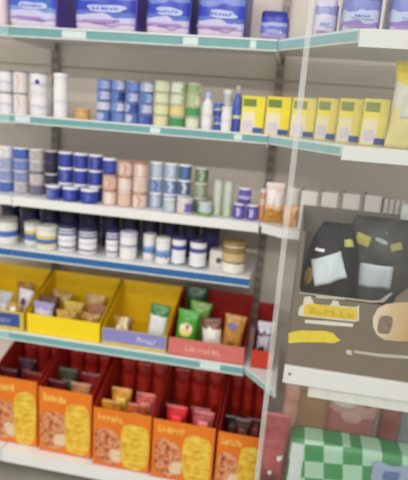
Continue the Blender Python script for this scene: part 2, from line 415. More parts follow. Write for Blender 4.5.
# ================================================================== TOP SHELF: nappy packs
def soft_pack(label, x, y, z, w, d, h, front, side, rz=0, group='nappy packs on the top shelf', seed=0, name='nappy_pack', cat='nappy pack', prints=True, blob_c=(190, 200, 238)):
    t = thing(name, label, cat, (x, y, z), rz, group)
    bm = bmesh.new(); bmesh.ops.create_cube(bm, size=1)
    bmesh.ops.subdivide_edges(bm, edges=bm.edges[:], cuts=9, use_grid_fill=True)
    rnd = random.Random(seed); ph = rnd.uniform(0, 6)
    for v in bm.verts:
        X, Y, Z = v.co*2
        k = (1-X*X)*(1-Z*Z)
        v.co.x = X*w/2*(1-.03*abs(Z)**6) + (1-Y*Y)*(1-Z*Z)*.004*(1 if X > 0 else -1)*abs(X)
        v.co.y = d/2 + Y*d/2*(1-.08*(abs(X)**8)-.06*abs(Z)**8) + (Y*k*.006) + .002*math.sin(7*X+ph+5*Z)*k
        v.co.z = h/2 + Z*h/2*(1-.03*abs(X)**6)
        if Z <= -.999: v.co.z = 0
    vs = [tuple(v.co) for v in bm.verts]; bm.verts.index_update(); fs = [[v.index for v in f.verts] for f in bm.faces]; bm.free()
    link('pack_body', mesh_of('pack_body', vs, fs, front, True), t)
    if prints:
        yb = lambda fx, fz: -.0075
        prism('swoosh', blob(-.08*w, .15*h, .34*w, .018*h, seed+3, amp=.35), -.0095, -.004, mat((170, 130, 200), .4), t)
        prism('pack_emblem', blob(.05*w, .335*h, .28*w, .055*h, seed+5, amp=.2), -.0095, -.004, mat(blob_c, .35), t)
        marks('lettering', -.2*w, .26*w, .315*h, .36*h, -.0096, 6, mat((70, 90, 190), .4), t, seed)
    if side:
        box('side_panel', w/2-.002, w/2+.0055, .012, d-.012, .012, h-.02, side, t, .003)
    return t
NB = bands([(0, (226, 222, 238)), (.13, (168, 156, 216)), (.17, (206, 206, 236)), (.27, (126, 160, 222)), (.34, (58, 98, 200))], 'Z', .16, 2.2, .3)
NB2 = bands([(0, (228, 216, 234)), (.11, (178, 148, 206)), (.15, (206, 204, 236)), (.25, (96, 118, 206)), (.31, (54, 72, 190)), (.46, (120, 140, 214)), (.54, (50, 66, 184))], 'Z', .2, 2.6, .3)
NB3 = bands([(0, (214, 206, 234)), (.16, (150, 130, 200)), (.24, (196, 204, 234)), (.42, (120, 130, 206)), (.6, (90, 70, 168))], 'Z', .2, 3, .3)
PUR = mat((92, 62, 158), .35); PUR2 = mat((58, 44, 140), .35)
def pack_px(label, p0, p1, y, h, d, front, side, rz=0, seed=0, **k):
    z = SZ[1]; a, b = xat(p0, y, z+.03), xat(p1, y, z+.03); w = b-a
    return soft_pack(label, (a+b)/2, y, z, w, d, h, front, side, rz, seed=seed, **k)
pack_px('pale pink nappy pack at the left edge of the photo', -40, 4, -.37, .235, .2, mat((238, 216, 228), .35), None, seed=1, prints=False)
pack_px('blue and white nappy pack with a purple side, leftmost of the blue ones', 9, 54, -.37, .23, .22, NB, PUR, seed=2)
pack_px('wide blue and lavender nappy pack right of the gap in the row', 75, 134, -.37, .235, .22, NB2, PUR, seed=3)
pack_px('deep blue nappy pack in the middle, right beside the wide lavender one', 146, 188, -.37, .235, .22, NB2, PUR2, seed=4)
pack_px('purple and blue nappy pack last in the touching row, before the white gap', 197, 243, -.37, .23, .22, NB2, PUR2, seed=5)
pack_px('short dark blue nappy pack standing alone at the shelf corner', 260, 286, -.33, .105, .18, bands([(0, (176, 170, 220)), (.3, (110, 120, 200)), (.5, (170, 180, 226)), (.62, (52, 70, 178)), (.8, (40, 46, 150))], 'Z', .12, 3, .3), PUR2, seed=6)
pack_px('white and lavender pack behind the angled teal edge', 314, 335, -.50, .12, .16, bands([(0, (226, 220, 238)), (.55, (160, 160, 214)), (.8, (220, 214, 236))], 'Z', .3, 3, .3), PUR, seed=7)
pack_px('lilac and purple nappy pack over the start of the thick white front', 343, 378, -.60, .155, .2, NB3, mat((80, 56, 148), .35), seed=8)
pack_px('lilac nappy pack cut off at the top right corner of the photo', 391, 440, -.62, .16, .2, NB3, PUR, seed=9)

# ================================================================== SECOND SHELF
z2 = SZ[2]
y = -.345
LIDW = mat((232, 230, 226), .35); STEEL = mat((190, 190, 192), .3, .7); BLKR = mat((60, 58, 62), .5)
WH = mat((232, 230, 232), .35); WARM = mat((228, 214, 206), .45)
TIER = ['bottom', 'second', 'third', 'top']
cups = [[(0, 13), 'far left'], [(14, 28), 'second from the left'], [(31, 48), 'rightmost, left of the white canister']]
for ci, (pp, nm) in enumerate(cups):
    a, b = xat(pp[0], y, z2+.05), xat(pp[1], y, z2+.05); r = (b-a)/2-.001
    for tr in range(2):
        hh = .082
        lab = bands([(0, (226, 226, 230)), (.35, (206, 200, 214)), (.55, (234, 232, 234))], 'Z', .3, 4)
        if ci == 1: lab = bands([(0, (226, 224, 226)), (.45, (216, 190, 176)), (.65, (228, 220, 216))], 'X', .3, 3)
        tt = tub('white plastic tub, %s column of the tub stacks, %s' % (nm, 'lower one' if tr == 0 else 'upper one'), 'tub', 'white tubs on the second shelf', (a+b)/2, y, z2+.0005+tr*(hh+.0005), r, hh, WH, LIDW if (ci == 2 and tr == 0) else mat((150, 140, 140), .5), lab, lh=.08, lz=(.1, .85))
        if ci == 2 and tr == 1:
            lathe('emblem', [(.001, 0), (.009, 0), (.009, .0015), (.004, .002)], mat((50, 60, 150), .4), tt, (.008, -r*.95, hh*.55), rot=(PI/2, 0, 0))
a, b = xat(54, y, z2+.05), xat(68, y, z2+.05)
tub('plain tall white canister right of the tub stacks', 'canister', None, (a+b)/2, y, z2, (b-a)/2, .166, WH, WH, bands([(0, (234, 233, 234)), (.3, (222, 222, 228)), (.45, (236, 235, 236))], 'Z', .2, 3), name='canister', lh=.1)
a, b = xat(75, y, z2+.02), xat(90, y, z2+.02)
tub('small squat amber jar alone beside the blue can stack', 'jar', None, (a+b)/2, y, z2, (b-a)/2, .042, mat((206, 158, 96), .3), mat((214, 172, 116), .4), None, name='jar', lh=.2)
# four by four flat blue cans
bl = [(120, 146, 206), (92, 122, 190), (58, 82, 160), (156, 172, 216), (188, 190, 216), (44, 58, 128), (206, 206, 220)]
colw = [(97, 111), (111.5, 125), (125.5, 139), (139.5, 153)]
ORD = ['leftmost', 'second from left', 'third from left', 'rightmost']
for ci, pp in enumerate(colw):
    a, b = xat(pp[0], y, z2+.06), xat(pp[1], y, z2+.06); r = (b-a)/2-.0006; hh = .0385
    for tr in range(4):
        c1 = random.choice(bl[:5]); c2 = random.choice(bl)
        if tr < 2 and ci in (0, 2): c1 = random.choice([(196, 196, 216), (172, 180, 216)])
        lab = bands([(0, c1), (.55, c2)], 'X', .5, 2.5)
        can('flat blue and white can, %s column, %s tier of the blue can stack' % (ORD[ci], TIER[tr]), 'can', 'stacked flat blue cans', (a+b)/2, y, z2+.0004+tr*(hh+.0004), r, hh, mat((84, 108, 178), .35), STEEL if tr == 3 and ci else mat((120, 136, 190), .35), lab)
gr = [(226, 224, 170), (210, 214, 186), (196, 206, 170), (222, 222, 206), (66, 146, 86), (228, 214, 150), (150, 176, 120)]
colw = [(154, 169.5), (170, 185.5), (186, 200)]
ORD3 = ['left', 'middle', 'right']
gcol = [[(226, 222, 176), (70, 150, 92), (222, 220, 190)], [(222, 218, 170), (226, 206, 140), (70, 150, 92)], [(214, 216, 178), (212, 214, 196), (176, 192, 140)], [(206, 212, 178), (214, 216, 204), (152, 172, 120)]]
gcol[0] = [(222, 218, 176), (66, 146, 88), (222, 222, 200)]
for ci, pp in enumerate(colw):
    a, b = xat(pp[0], y, z2+.06), xat(pp[1], y, z2+.06); r = (b-a)/2-.0006; hh = .0405
    for tr in range(4):
        c1 = gcol[tr][ci]; c2 = gcol[tr][(ci+1) % 3] if tr > 1 else c1
        can('flat cream and green can, %s column, %s tier of the green can stack' % (ORD3[ci], TIER[tr]), 'can', 'stacked flat green cans', (a+b)/2, y, z2+.0004+tr*(hh+.0004), r, hh, mat((196, 204, 160), .35), mat((202, 208, 180), .35), bands([(0, c1), (.8, c2)], 'X', .3, 2.5))
def px_can(fn, p0, p1, y, z, h, *a, **k):
    A, B = xat(p0, y, z+h/2), xat(p1, y, z+h/2)
    return fn(*a[:3], (A+B)/2, y, z+.0004, (B-A)/2-.0006, h, *a[3:], **k)
BLUEM = mat((74, 96, 182), .35)
px_can(bottle, 202, 213, -.35, z2, .135, 'white bottle with a pale blue cap right of the green cans', 'bottle', None, WH, mat((176, 190, 232), .4), bands([(0, (232, 230, 234)), (.5, (222, 214, 196)), (.7, (232, 230, 232))], 'Z', .1))
for tr in range(2):
    px_can(can, 213.5, 223.5, -.33, z2+tr*.0505, .05, 'blue and yellow can %s, left of the short white tin' % ('at the bottom of a pair' if tr == 0 else 'on top of a pair'), 'can', 'pair of blue and yellow cans', BLUEM, mat((130, 150, 210), .4), bands([(0, (64, 86, 176)), (.45, (214, 206, 150)), (.62, (86, 110, 196))], 'Z', .2))
px_can(tub, 221, 232, -.37, z2, .088, 'short white tin in front, left of the blue bottle', 'tin', None, WH, LIDW, bands([(0, (234, 232, 234)), (.4, (218, 218, 226)), (.6, (236, 234, 234))], 'Z', .2), name='tin')
px_can(bottle, 232.5, 242, -.35, z2, .165, 'blue bottle with a grey cap left of the first yellow carton', 'bottle', None, BLUEM, mat((176, 170, 168), .4), bands([(0, (58, 84, 180)), (.4, (220, 210, 160)), (.55, (70, 100, 190))], 'Z', .15))
px_can(tub, 222, 232, -.29, z2, .15, 'grey and white canister standing behind the short white tin', 'canister', None, mat((206, 204, 204), .4), WH, bands([(0, (214, 212, 212)), (.5, (150, 150, 150)), (.75, (230, 230, 230))], 'Z', .1), name='canister')
# yellow cereal cartons
YEL = mat((236, 218, 44), .4); YEL2 = mat((232, 222, 130), .4)
def cereal(label, p0, p1, y, z, h, rz=0, vivid=True, d=.05):
    a, b = xat(p0, y, z+h/2), xat(p1, y, z+h/2); w = b-a
    yb = YEL if vivid else mat((232, 216, 110), .4)
    return carton(label, 'cereal carton', 'yellow cereal cartons on the second shelf', (a+b)/2, y, z, w-.002, d, h, yb,
        [('front_print', .04, .62, .04, .78, bands([(0, (226, 218, 222)), (.35, (236, 226, 190)), (.7, (240, 226, 90))], 'Z', .3, 2.5)),
         ('brand_band', .06, .62, .72, .92, mat((112, 132, 58) if vivid else (138, 150, 84), .4)),
         ('blue_foot', .55, .98, .03, .17, mat((54, 84, 160), .4)),
         ('bowl_picture', .12, .5, .12, .34, mat((214, 204, 214), .4))], rz, 'cereal_carton')
cereal('vivid yellow cereal carton, first from the left', 241, 264.5, -.37, z2, .132)
cereal('vivid yellow cereal carton right of the first, left of the screen edge', 265.5, 290, -.37, z2, .136)
ang = -.90
for i, (p0, p1, yy, hh, v, nm) in enumerate(((291, 315, -.40, .137, False, 'third from the left, first behind the clear screen'), (316, 337, -.44, .14, False, 'fourth from the left, behind the screen'), (338, 361, -.50, .142, False, 'with its dark green band, over the start of the white front'), (362, 388, -.56, .144, False, 'last full one before the taller pack'))):
    cereal('pale yellow cereal carton, %s' % nm, p0, p1, yy, z2, hh, 0, v)
a, b = xat(389, -.60, z2+.1), xat(425, -.60, z2+.1)
bag('tall yellow and cream pouch at the right edge of the photo', 'pouch', None, ((a+b)/2, -.60, z2+.001), b-a, .255, .05, bands([(0, (226, 214, 150)), (.5, (224, 222, 206)), (.72, (234, 212, 70))], 'Z', .25, 2, .35), seed=4, prints=[('window', -.5, .2, .35, .62, mat((214, 214, 204), .3))], name='pouch', top=mat((236, 216, 90), .4))

# ================================================================== THIRD SHELF
z3 = SZ[3]
def stack(cols, y, h, n, group, catg, desc, colour, lidc, fn='tub', missing=(), place='stack', patchc=None):
    for ci, (p0, p1) in enumerate(cols):
        nt = n if isinstance(n, int) else n[ci]
        for tr in range(nt):
            if (ci, tr) in missing: continue
            a, b = xat(p0, y, z3+h*(tr+.5)), xat(p1, y, z3+h*(tr+.5)); 
            a, b = xat(p0, y, z3+h), xat(p1, y, z3+h); r = (b-a)/2-.0006
            k = len(cols); on = {1: ['only'], 2: ['left', 'right'], 3: ORD3, 4: ORD}[k][ci]
            tn = ['bottom', 'middle', 'top'] if nt == 3 else (['bottom', 'top'] if nt == 2 else TIER)
            bc, lc, pc = colour(ci, tr)
            lab = bands([(0, bc), (.45, pc), (.75, bc)], 'X', .4, 3)
            nm = '%s, %s%s tier of the %s' % (desc, '' if k == 1 else on + ' column, ', tn[tr], place)
            tub(nm, catg, group, (a+b)/2, y, z3+.0004+tr*(h+.0004), r, h, mat(bc, .35), mat(lc, .3), lab, name='jar' if catg == 'jar' else 'tin', lh=.14, lz=(.1, .8))
mixc = [[((232, 230, 236), (240, 240, 240)), ((150, 160, 200), (220, 220, 226)), ((170, 176, 206), (200, 200, 214)), ((236, 234, 236), (244, 244, 244))],
        [((190, 186, 190), (210, 206, 206)), ((140, 150, 196), (226, 222, 222)), ((120, 140, 200), (206, 206, 214)), ((72, 104, 186), (240, 240, 242))],
        [((120, 116, 140), (206, 200, 198)), ((206, 196, 192), (90, 86, 104)), ((186, 180, 186), (228, 224, 220)), ((200, 188, 188), (236, 232, 230))],
        [((70, 70, 120), (230, 228, 230)), ((48, 48, 80), (214, 210, 206)), ((36, 38, 66), (60, 60, 86)), ((38, 42, 80), (216, 208, 196))]]
mixc[0][0] = ((84, 108, 190), (214, 214, 224))
stack([(-1, 13.5), (14.5, 29), (30, 44.5), (45.5, 57.5)], -.300, .0465, 4, 'mixed jars at the left of the third shelf', 'jar', 'small white and blue jar', lambda c, t: (mixc[c][t][0], mixc[c][t][1], tuple(int(v*.9) for v in mixc[c][t][0])), None, place='leftmost stack')
DB = (48, 64, 158)
stack([(59, 73), (74, 88), (89, 102.5)], -.298, .062, 3, 'navy blue tins on the third shelf', 'tin', 'navy blue tin with a white lid', lambda c, t: ((DB, (240, 240, 244), [(70, 84, 176), (96, 106, 176), (58, 74, 166)][(c+t) % 3])), None, place='navy tin stack')
for (p0, p1), nm in (((47, 60.5), 'leftmost'), ((63, 78.5), 'middle'), ((81, 98), 'rightmost')):
    px_can(tub, p0, p1, -.366, z3, .056, 'navy tin with white lid standing in front of the navy stack, %s' % nm, 'tin', 'front navy tins on the third shelf', mat(DB if nm != 'leftmost' else (96, 100, 166), .35), mat((240, 240, 244), .3), bands([(0, DB if nm != 'leftmost' else (120, 124, 180)), (.45, (84, 96, 178)), (.7, DB)], 'X', .4, 3), name='tin', lh=.14)
a, b = xat(103, -.345, z3+.15), xat(116.5, -.345, z3+.15)
stack([(103, 117), (118, 132), (133, 147)], -.345, .0595, 3, 'beige and pink jars on the third shelf', 'jar', 'beige and pink jar', lambda c, t: ([(226, 202, 190), (222, 190, 172), (228, 208, 198)][(c+t) % 3], [(190, 132, 112), (224, 206, 192), (186, 140, 120)][(c+2*t) % 3], [(232, 220, 212), (206, 160, 138), (222, 186, 166)][(c*2+t) % 3]), None, missing=((0, 2),), place='beige stack')
tub('navy blue tin with a white lid resting on top of the beige jars', 'tin', None, (a+b)/2, -.345, z3+.0004+2*.0599, (b-a)/2-.0006, .062, mat(DB, .35), mat((240, 240, 244), .3), bands([(0, DB), (.5, (66, 80, 172))], 'X', .3), name='tin', lh=.14)
stack([(149, 162.5), (163.5, 177), (177.5, 190)], -.30, .060, 3, 'pale blue jars on the third shelf', 'jar', 'pale blue jar', lambda c, t: ([(170, 186, 214), (150, 172, 208), (184, 194, 216), (110, 134, 182)][(c*2+t) % 4] if c < 2 else (74, 106, 140), (236, 236, 238), [(206, 212, 226), (92, 116, 186), (196, 204, 216)][(c+t) % 3]), None, place='pale blue stack')
px_can(tub, 164, 175.5, -.372, z3, .052, 'small pale aqua jar in front of the pale blue stack', 'jar', None, mat((176, 196, 206), .35), mat((230, 230, 230), .3), bands([(0, (178, 198, 208)), (.5, (206, 212, 216))], 'X', .3), name='jar')
px_can(tub, 176.5, 193, -.370, z3, .060, 'cream and purple jar in front of the pale blue stack', 'jar', None, mat((214, 202, 200), .35), mat((226, 222, 222), .3), bands([(0, (216, 206, 200)), (.6, (122, 106, 176))], 'X', .2), name='jar')
stack([(193.5, 207)], -.30, .058, 3, 'green jars on the third shelf', 'jar', 'green and grey jar', lambda c, t: ([(116, 138, 104), (146, 160, 132), (106, 128, 92)][t], (204, 206, 196), (172, 182, 160)), None, place='green stack')
px_can(tub, 198.5, 212, -.370, z3, .052, 'bright green and pale blue jar in front of the green stack', 'jar', None, mat((196, 208, 216), .35), mat((206, 214, 200), .3), bands([(0, (120, 172, 58)), (.35, (190, 204, 218))], 'Z', .2), name='jar', lz=(.04, .8))
stack([(212.5, 222), (222.5, 232.5)], -.335, .046, (3, 3), 'pale green jars on the third shelf', 'jar', 'pale green jar with a light lid', lambda c, t: ([(178, 194, 160), (188, 200, 178), (196, 204, 186)][t], (214, 216, 206) if t < 2 else (190, 190, 182), (206, 212, 196)), None, place='pale green stack')
for i, (p0, p1, yy, tr, hh, nm) in enumerate(((233, 245.5, -.345, 0, .058, 'left one of the lower pair'), (246, 258.5, -.345, 0, .058, 'right one of the lower pair'), (238, 251.5, -.345, 1, .060, 'the one on top of the pair'))):
    px_can(tub, p0, p1, yy, z3+tr*.0588, hh, 'violet and white jar, %s' % nm, 'jar', 'violet jars on the third shelf', mat((96, 82, 172), .35), mat((226, 224, 230), .3), bands([(0, (76, 64, 160)), (.3, (190, 184, 216)), (.6, (110, 98, 186))], 'Z' if tr else 'X', .3), name='jar')
px_can(tub, 259, 266, -.33, z3, .118, 'slim orange canister with a pale lid right of the violet jars', 'canister', None, mat((222, 156, 112), .4), mat((230, 220, 212), .3), bands([(0, (224, 160, 116)), (.6, (232, 196, 170))], 'Z', .2), name='canister')
a, b = xat(264, -.37, z3+.05), xat(283, -.37, z3+.05)
bag('white pouch with amber biscuits printed at its foot', 'pouch', None, ((a+b)/2, -.365, z3+.001), b-a, .15, .04, bands([(0, (204, 146, 66)), (.34, (232, 200, 160)), (.44, (240, 232, 228)), (.8, (228, 206, 196))], 'Z', .25, 3, .4), seed=3, name='pouch', prints=[('biscuit_print', -.7, .6, .14, .36, speckle([(170, 106, 40), (226, 170, 90)], 60), 'round')], top=mat((240, 232, 226), .4))
a, b = xat(282, -.39, z3+.03), xat(297, -.39, z3+.03)
bag('squat orange biscuit bag beside the white pouch', 'biscuit bag', None, ((a+b)/2, -.40, z3+.001), b-a, .075, .035, speckle([(196, 128, 66), (226, 172, 112), (236, 196, 160)], 40), seed=8, name='biscuit_bag')
px_can(tub, 286, 300, -.33, z3, .135, 'cream tub with a wide lid behind the orange biscuit bag', 'tub', None, mat((222, 216, 206), .4), mat((228, 224, 214), .35), bands([(0, (224, 218, 210)), (.5, (206, 200, 186)), (.7, (228, 222, 214))], 'Z', .2), name='tub')
for i, (p0, p1, nm) in enumerate(((301, 317, 'first from the left'), (321, 337, 'second from the left'), (342, 359, 'third from the left'), (364, 380, 'rightmost of the four'))):
    yy = -.43; a, b = xat(p0, yy, z3+.1), xat(p1, yy, z3+.1)
    t = carton('small pale cream carton above the pet food display, %s' % nm, 'carton', 'small pale cartons in the corner', (a+b)/2, yy, z3, b-a, .05, .140+.002*i, mat((240, 230, 224), .45), [('front_print', .1, .9, .06, .5, mat((234, 220, 214), .4))], side=mat((140, 112, 92), .5))
    box('flap', -(b-a)/2, -(b-a)/2+.006, .006, .045, .140+.002*i, .146+.002*i, mat((150, 122, 100), .5), t, .001)
for i in range(5):
    p0 = 383+i*5.6; yy = -.42; a, b = xat(p0, yy, z3+.1), xat(p0+4.6, yy, z3+.1)
    carton('slim pale ribbed packet in the row right of the cartons, %s' % ['first', 'second', 'third', 'fourth', 'fifth'][i] + ' from the left', 'packet', 'slim pale packets in the corner', (a+b)/2, yy, z3, b-a, .05, .138, mat((222, 216, 208), .45), [('front_print', .1, .9, .1, .9, mat((222, 216, 210), .4))], name='packet')

# ================================================================== FOURTH SHELF: tins and jars of milk powder
z4 = SZ[4]
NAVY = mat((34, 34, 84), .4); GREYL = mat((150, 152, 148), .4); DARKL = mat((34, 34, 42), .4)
def p4(p0, p1, y, h, label, cat, group, body, lid, lab, **k):
    return px_can(tub, p0, p1, y, z4, h, label, cat, group, body, lid, lab, **k)
CRM = mat((230, 228, 222), .35)
p4(-4, 17, -.335, .108, 'cream jar with a blue label and grey lid at the photo\'s left edge', 'jar', None, CRM, mat((156, 160, 150), .4), bands([(0, (226, 226, 224)), (.3, (70, 106, 180)), (.62, (230, 228, 222))], 'Z', .08), name='jar', lz=(.1, .8))
p4(25, 40, -.315, .098, 'cream jar with a yellow and blue label behind the wider one', 'jar', None, CRM, mat((190, 186, 176), .4), bands([(0, (216, 218, 220)), (.2, (84, 112, 178)), (.55, (216, 196, 96)), (.75, (232, 230, 222))], 'Z', .08), name='jar', lz=(.08, .85))
p4(37, 57, -.352, .098, 'wide cream jar with a yellow stripe over a blue one, at the front', 'jar', None, CRM, mat((226, 224, 214), .4), bands([(0, (224, 220, 200)), (.16, (222, 206, 130)), (.28, (74, 104, 178)), (.52, (222, 200, 96)), (.72, (232, 230, 222))], 'Z', .06), name='jar', lz=(.08, .85))
for i, (p0, p1, yy, nm) in enumerate(((58.5, 76.5, -.34, 'first from the left'), (79, 97, -.35, 'second from the left'), (106, 119, -.335, 'third from the left'))):
    t = p4(p0, p1, yy, .112, 'white tin with navy lid and dark bars, %s' % nm, 'tin', 'white tins with navy lids', WH, NAVY, bands([(0, (216, 216, 222)), (.14, (90, 88, 112)), (.22, (232, 230, 234)), (.46, (190, 190, 204)), (.54, (236, 235, 238)), (.74, (58, 56, 130)), (.84, (228, 228, 234)), (.92, (64, 60, 132))], 'Z', .05, 2), name='tin', lz=(.05, .82), lh=.12)
p4(120, 137, -.35, .112, 'white tin with a lilac lid left of the pair with blue pictures', 'tin', None, WH, mat((206, 204, 222), .35), bands([(0, (232, 230, 226)), (.5, (190, 186, 206)), (.6, (90, 84, 110)), (.64, (234, 232, 234))], 'Z', .05), name='tin', lz=(.05, .85))
for i, (p0, p1, yy) in enumerate(((143, 156, -.32), (155.5, 170.5, -.355))):
    p4(p0, p1, yy, .106, 'rounded white jar with a blue picture, %s' % ('the rear one on the left' if i == 0 else 'the front one on the right'), 'jar', 'white jars with blue pictures', WH, mat((226, 224, 222), .35), bands([(0, (228, 226, 222)), (.28, (98, 136, 190)), (.5, (140, 166, 204)), (.66, (230, 229, 230))], 'Z', .2, 4), name='jar', lz=(.05, .85))
for i, (p0, p1, yy) in enumerate(((171.5, 186, -.345), (189.5, 206.5, -.352))):
    p4(p0, p1, yy, .118, 'slim white tin with a navy emblem, %s' % ('left one beside the jars with blue pictures' if i == 0 else 'right one beside the open gap'), 'tin', 'slim white tins with navy emblems', WH, NAVY, bands([(0, (70, 66, 110)), (.06, (230, 229, 234)), (.62, (74, 80, 150)), (.82, (230, 229, 234))], 'Z', .06), name='tin', lz=(.03, .86), lh=.1)
a, b = xat(209.5, -.33, z4+.04), xat(222, -.33, z4+.04)
carton('small white carton left of the gold lidded jar', 'carton', None, (a+b)/2, -.33, z4, b-a, .05, .07, mat((220, 214, 206), .45), [('front_print', .55, .95, .3, .6, mat((70, 66, 80), .5))])
t = p4(222, 246, -.345, .125, 'glass jar with cream foot and golden lid at the right end', 'jar', None, mat((232, 224, 208), .3), mat((156, 130, 78), .35, .3), bands([(0, (236, 230, 218)), (.36, (120, 92, 60)), (.42, (204, 178, 130)), (.75, (150, 124, 74))], 'Z', .1), name='jar', lz=(.03, .84))
# second row of dark lidded tins behind the front row
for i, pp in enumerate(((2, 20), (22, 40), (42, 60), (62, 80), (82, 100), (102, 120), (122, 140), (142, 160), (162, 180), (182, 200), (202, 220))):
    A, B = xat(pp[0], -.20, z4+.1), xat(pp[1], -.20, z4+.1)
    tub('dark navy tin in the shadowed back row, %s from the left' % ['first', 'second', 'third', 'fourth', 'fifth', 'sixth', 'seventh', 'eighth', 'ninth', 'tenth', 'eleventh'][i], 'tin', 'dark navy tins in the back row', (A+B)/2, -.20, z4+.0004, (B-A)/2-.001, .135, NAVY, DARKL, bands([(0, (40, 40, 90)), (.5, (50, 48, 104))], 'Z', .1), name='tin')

# ================================================================== FIFTH SHELF: bins of snacks
z5 = SZ[5]
def bin_box(name, label, cat, group, x0, x1, yf, yb, z, hf, hb, shell, inner, front=None, rz=0, splay=.0, origin=None, prints=(), slope=1):
    """open fronted display tray: low front, sides rising to a tall back"""
    cx = (x0+x1)/2; w = (x1-x0)/2; T = .003
    t = thing(name, label, cat, (cx, yf, z), rz, group); D = yb-yf
    d = join(box_data(-w, w, 0, D, 0, T))
    link('base', mesh_of('base', *d, inner), t)
    box('back', -w, w, D-T, D, T, hb, inner, t, .0008)
    box('front', -w, w, 0, T, T, hf, shell, t, .0008)
    for s in (-1, 1):
        pts = [(T, T), (D-T, T), (D-T, hb), (T+D*slope*.999-T if slope < 1 else D-T-.001, hb), (T, hf)]
        V, Fc = prism_data(pts, 0, T)
        V = [((-w+ty if s < 0 else w-T+ty), px, pz) for px, ty, pz in V]
        link('side', mesh_of('side', V, Fc, inner), t)
    return t
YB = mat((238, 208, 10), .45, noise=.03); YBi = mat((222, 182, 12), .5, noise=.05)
REDI = mat((150, 24, 20), .5, noise=.1); PINK = mat((206, 112, 104), .45, noise=.05)
def bx(px, y, z): return xat(px, y, z)
# left bin, with a blue front print
x1 = bx(23.5, -.42, z5+.03)
t = bin_box('display_bin', 'yellow display bin with a blue printed front at the left edge', 'display bin', 'yellow display bins', -.235, x1, -.42, -.16, z5, .085, .20, mat((206, 186, 60), .45), YBi)
box('front_print', -.10, .128, -.0012, -.0002, .016, .076, mat((52, 74, 146), .45), t, .0002)
marks('lettering', .02, .09, .03, .06, -.0014, 6, mat((130, 140, 180), .5), t, 3)
# middle bin
xa, xb = bx(26.5, -.42, z5+.05), bx(100, -.42, z5+.05)
t = bin_box('display_bin', 'bright yellow plain display bin in the middle of the shelf', 'display bin', 'yellow display bins', xa+.002, xb-.002, -.42, -.16, z5, .088, .20, YB, YBi)
# right yellow bin with violet front
xc, xd = bx(102, -.42, z5+.04), bx(166.5, -.42, z5+.04)
t = bin_box('display_bin', 'yellow display bin with a violet blue printed front, left of the pink tray', 'display bin', 'yellow display bins', xc, xd-.002, -.42, -.16, z5, .075, .20, mat((206, 186, 96), .45), YBi)
w = (xd-xc)/2
box('front_print', -w+.004, w-.004, -.0012, -.0002, .016, .073, mat((136, 132, 190), .45), t, .0002)
marks('lettering', w*.1, w*.7, .03, .056, -.0014, 6, mat((196, 196, 220), .5), t, 5)
# pink tray with a red inside
xe, xf = bx(168, -.425, z5+.04), bx(244, -.425, z5+.04)
t = bin_box('display_tray', 'pink fronted carton tray with a dark red inside, full of upright snack bags', 'display tray', None, xe, xf, -.42, -.16, z5, .075, .205, PINK, REDI)
w = (xf-xe)/2
marks('lettering', -w*.55, w*.4, .025, .05, -.0002, 8, mat((226, 158, 146), .5), t, 9)

BRN = speckle([(96, 58, 24), (150, 104, 30), (186, 150, 60)], 60, .35)
GLD = speckle([(120, 84, 20), (180, 140, 40), (206, 180, 90)], 50, .35)
def small_packet(label, group, loc, w, h, d, m, rx, rz, ry=0, seed=0, prints=(), cat='packet', name='packet'):
    return bag(label, cat, group, loc, w, h, d, m, rz, rx, ry, seed, prints, name)
# left bin contents
zi = z5+.0045
def drop(label, group, px, y, w, h, d, m, rx=0, rz=0, ry=0, seed=0, prints=(), z=zi, name='packet', cat='packet', lift=None):
    """rests a packet on the bin floor; rx tilts it back"""
    zz = z + max(0, d/2*math.sin(abs(rx)))*.9 + w/2*math.sin(abs(ry))
    return bag(label, cat, group, (xat(px, y, zz+h*.5*math.cos(rx)), y, zz), w, h, d, m, rz, rx, ry, seed, prints, name)
def fill(label, group, xr, y, w, h, d, m, rx=-.12, rz=0, ry=0, seed=0, prints=(), name='packet', cat='packet'):
    """stands a packet on a bin floor; xr = (bin left, bin right, fraction across)"""
    lo, hi, u = xr; hw = w/2 + h*abs(math.sin(ry))*.9 + .004
    base = zi + .002 + w/2*abs(math.sin(ry)) + d/2*abs(math.sin(rx))
    X = lo + w/2 + .005 + (hi-lo-w-.01)*u - (h*math.sin(ry)/2)
    X = min(max(X, lo+w/2+.006+max(0, -h*math.sin(ry))), hi-w/2-.006-max(0, h*math.sin(ry)))
    return bag(label, cat, group, (X, y, base), w, h, d, m, rz, rx, ry, seed, prints, name)
L = (-.078+.0, x1, 0); G1 = 'packets in the blue fronted bin'
fill('grey and white packet at the left in the blue fronted bin', G1, (-.12, x1, .0), -.340, .07, .125, .035, mat((176, 178, 182), .35), -.1, 0, 0, 1, [('label', -.4, .6, .3, .6, mat((226, 226, 226), .4))])
fill('brown packet in the middle back of the blue fronted bin', G1, (-.10, x1, .55), -.28, .08, .155, .035, BRN, -.12, 0, 0, 2)
fill('white packet with a dark spot in the blue fronted bin', G1, (-.10, x1, 1.0), -.33, .068, .14, .035, mat((206, 200, 206), .35), -.1, 0, .12, 3, [('emblem', -.4, .4, .5, .75, mat((90, 66, 90), .4), 'round')])
fill('tan packet with a white tag at the front of the blue fronted bin', G1, (-.10, x1, .72), -.39, .065, .10, .03, GLD, -.08, 0, 0, 4, [('tag', -.5, .3, .5, .85, mat((236, 232, 226), .4))])
G2 = 'packets in the plain yellow bin'
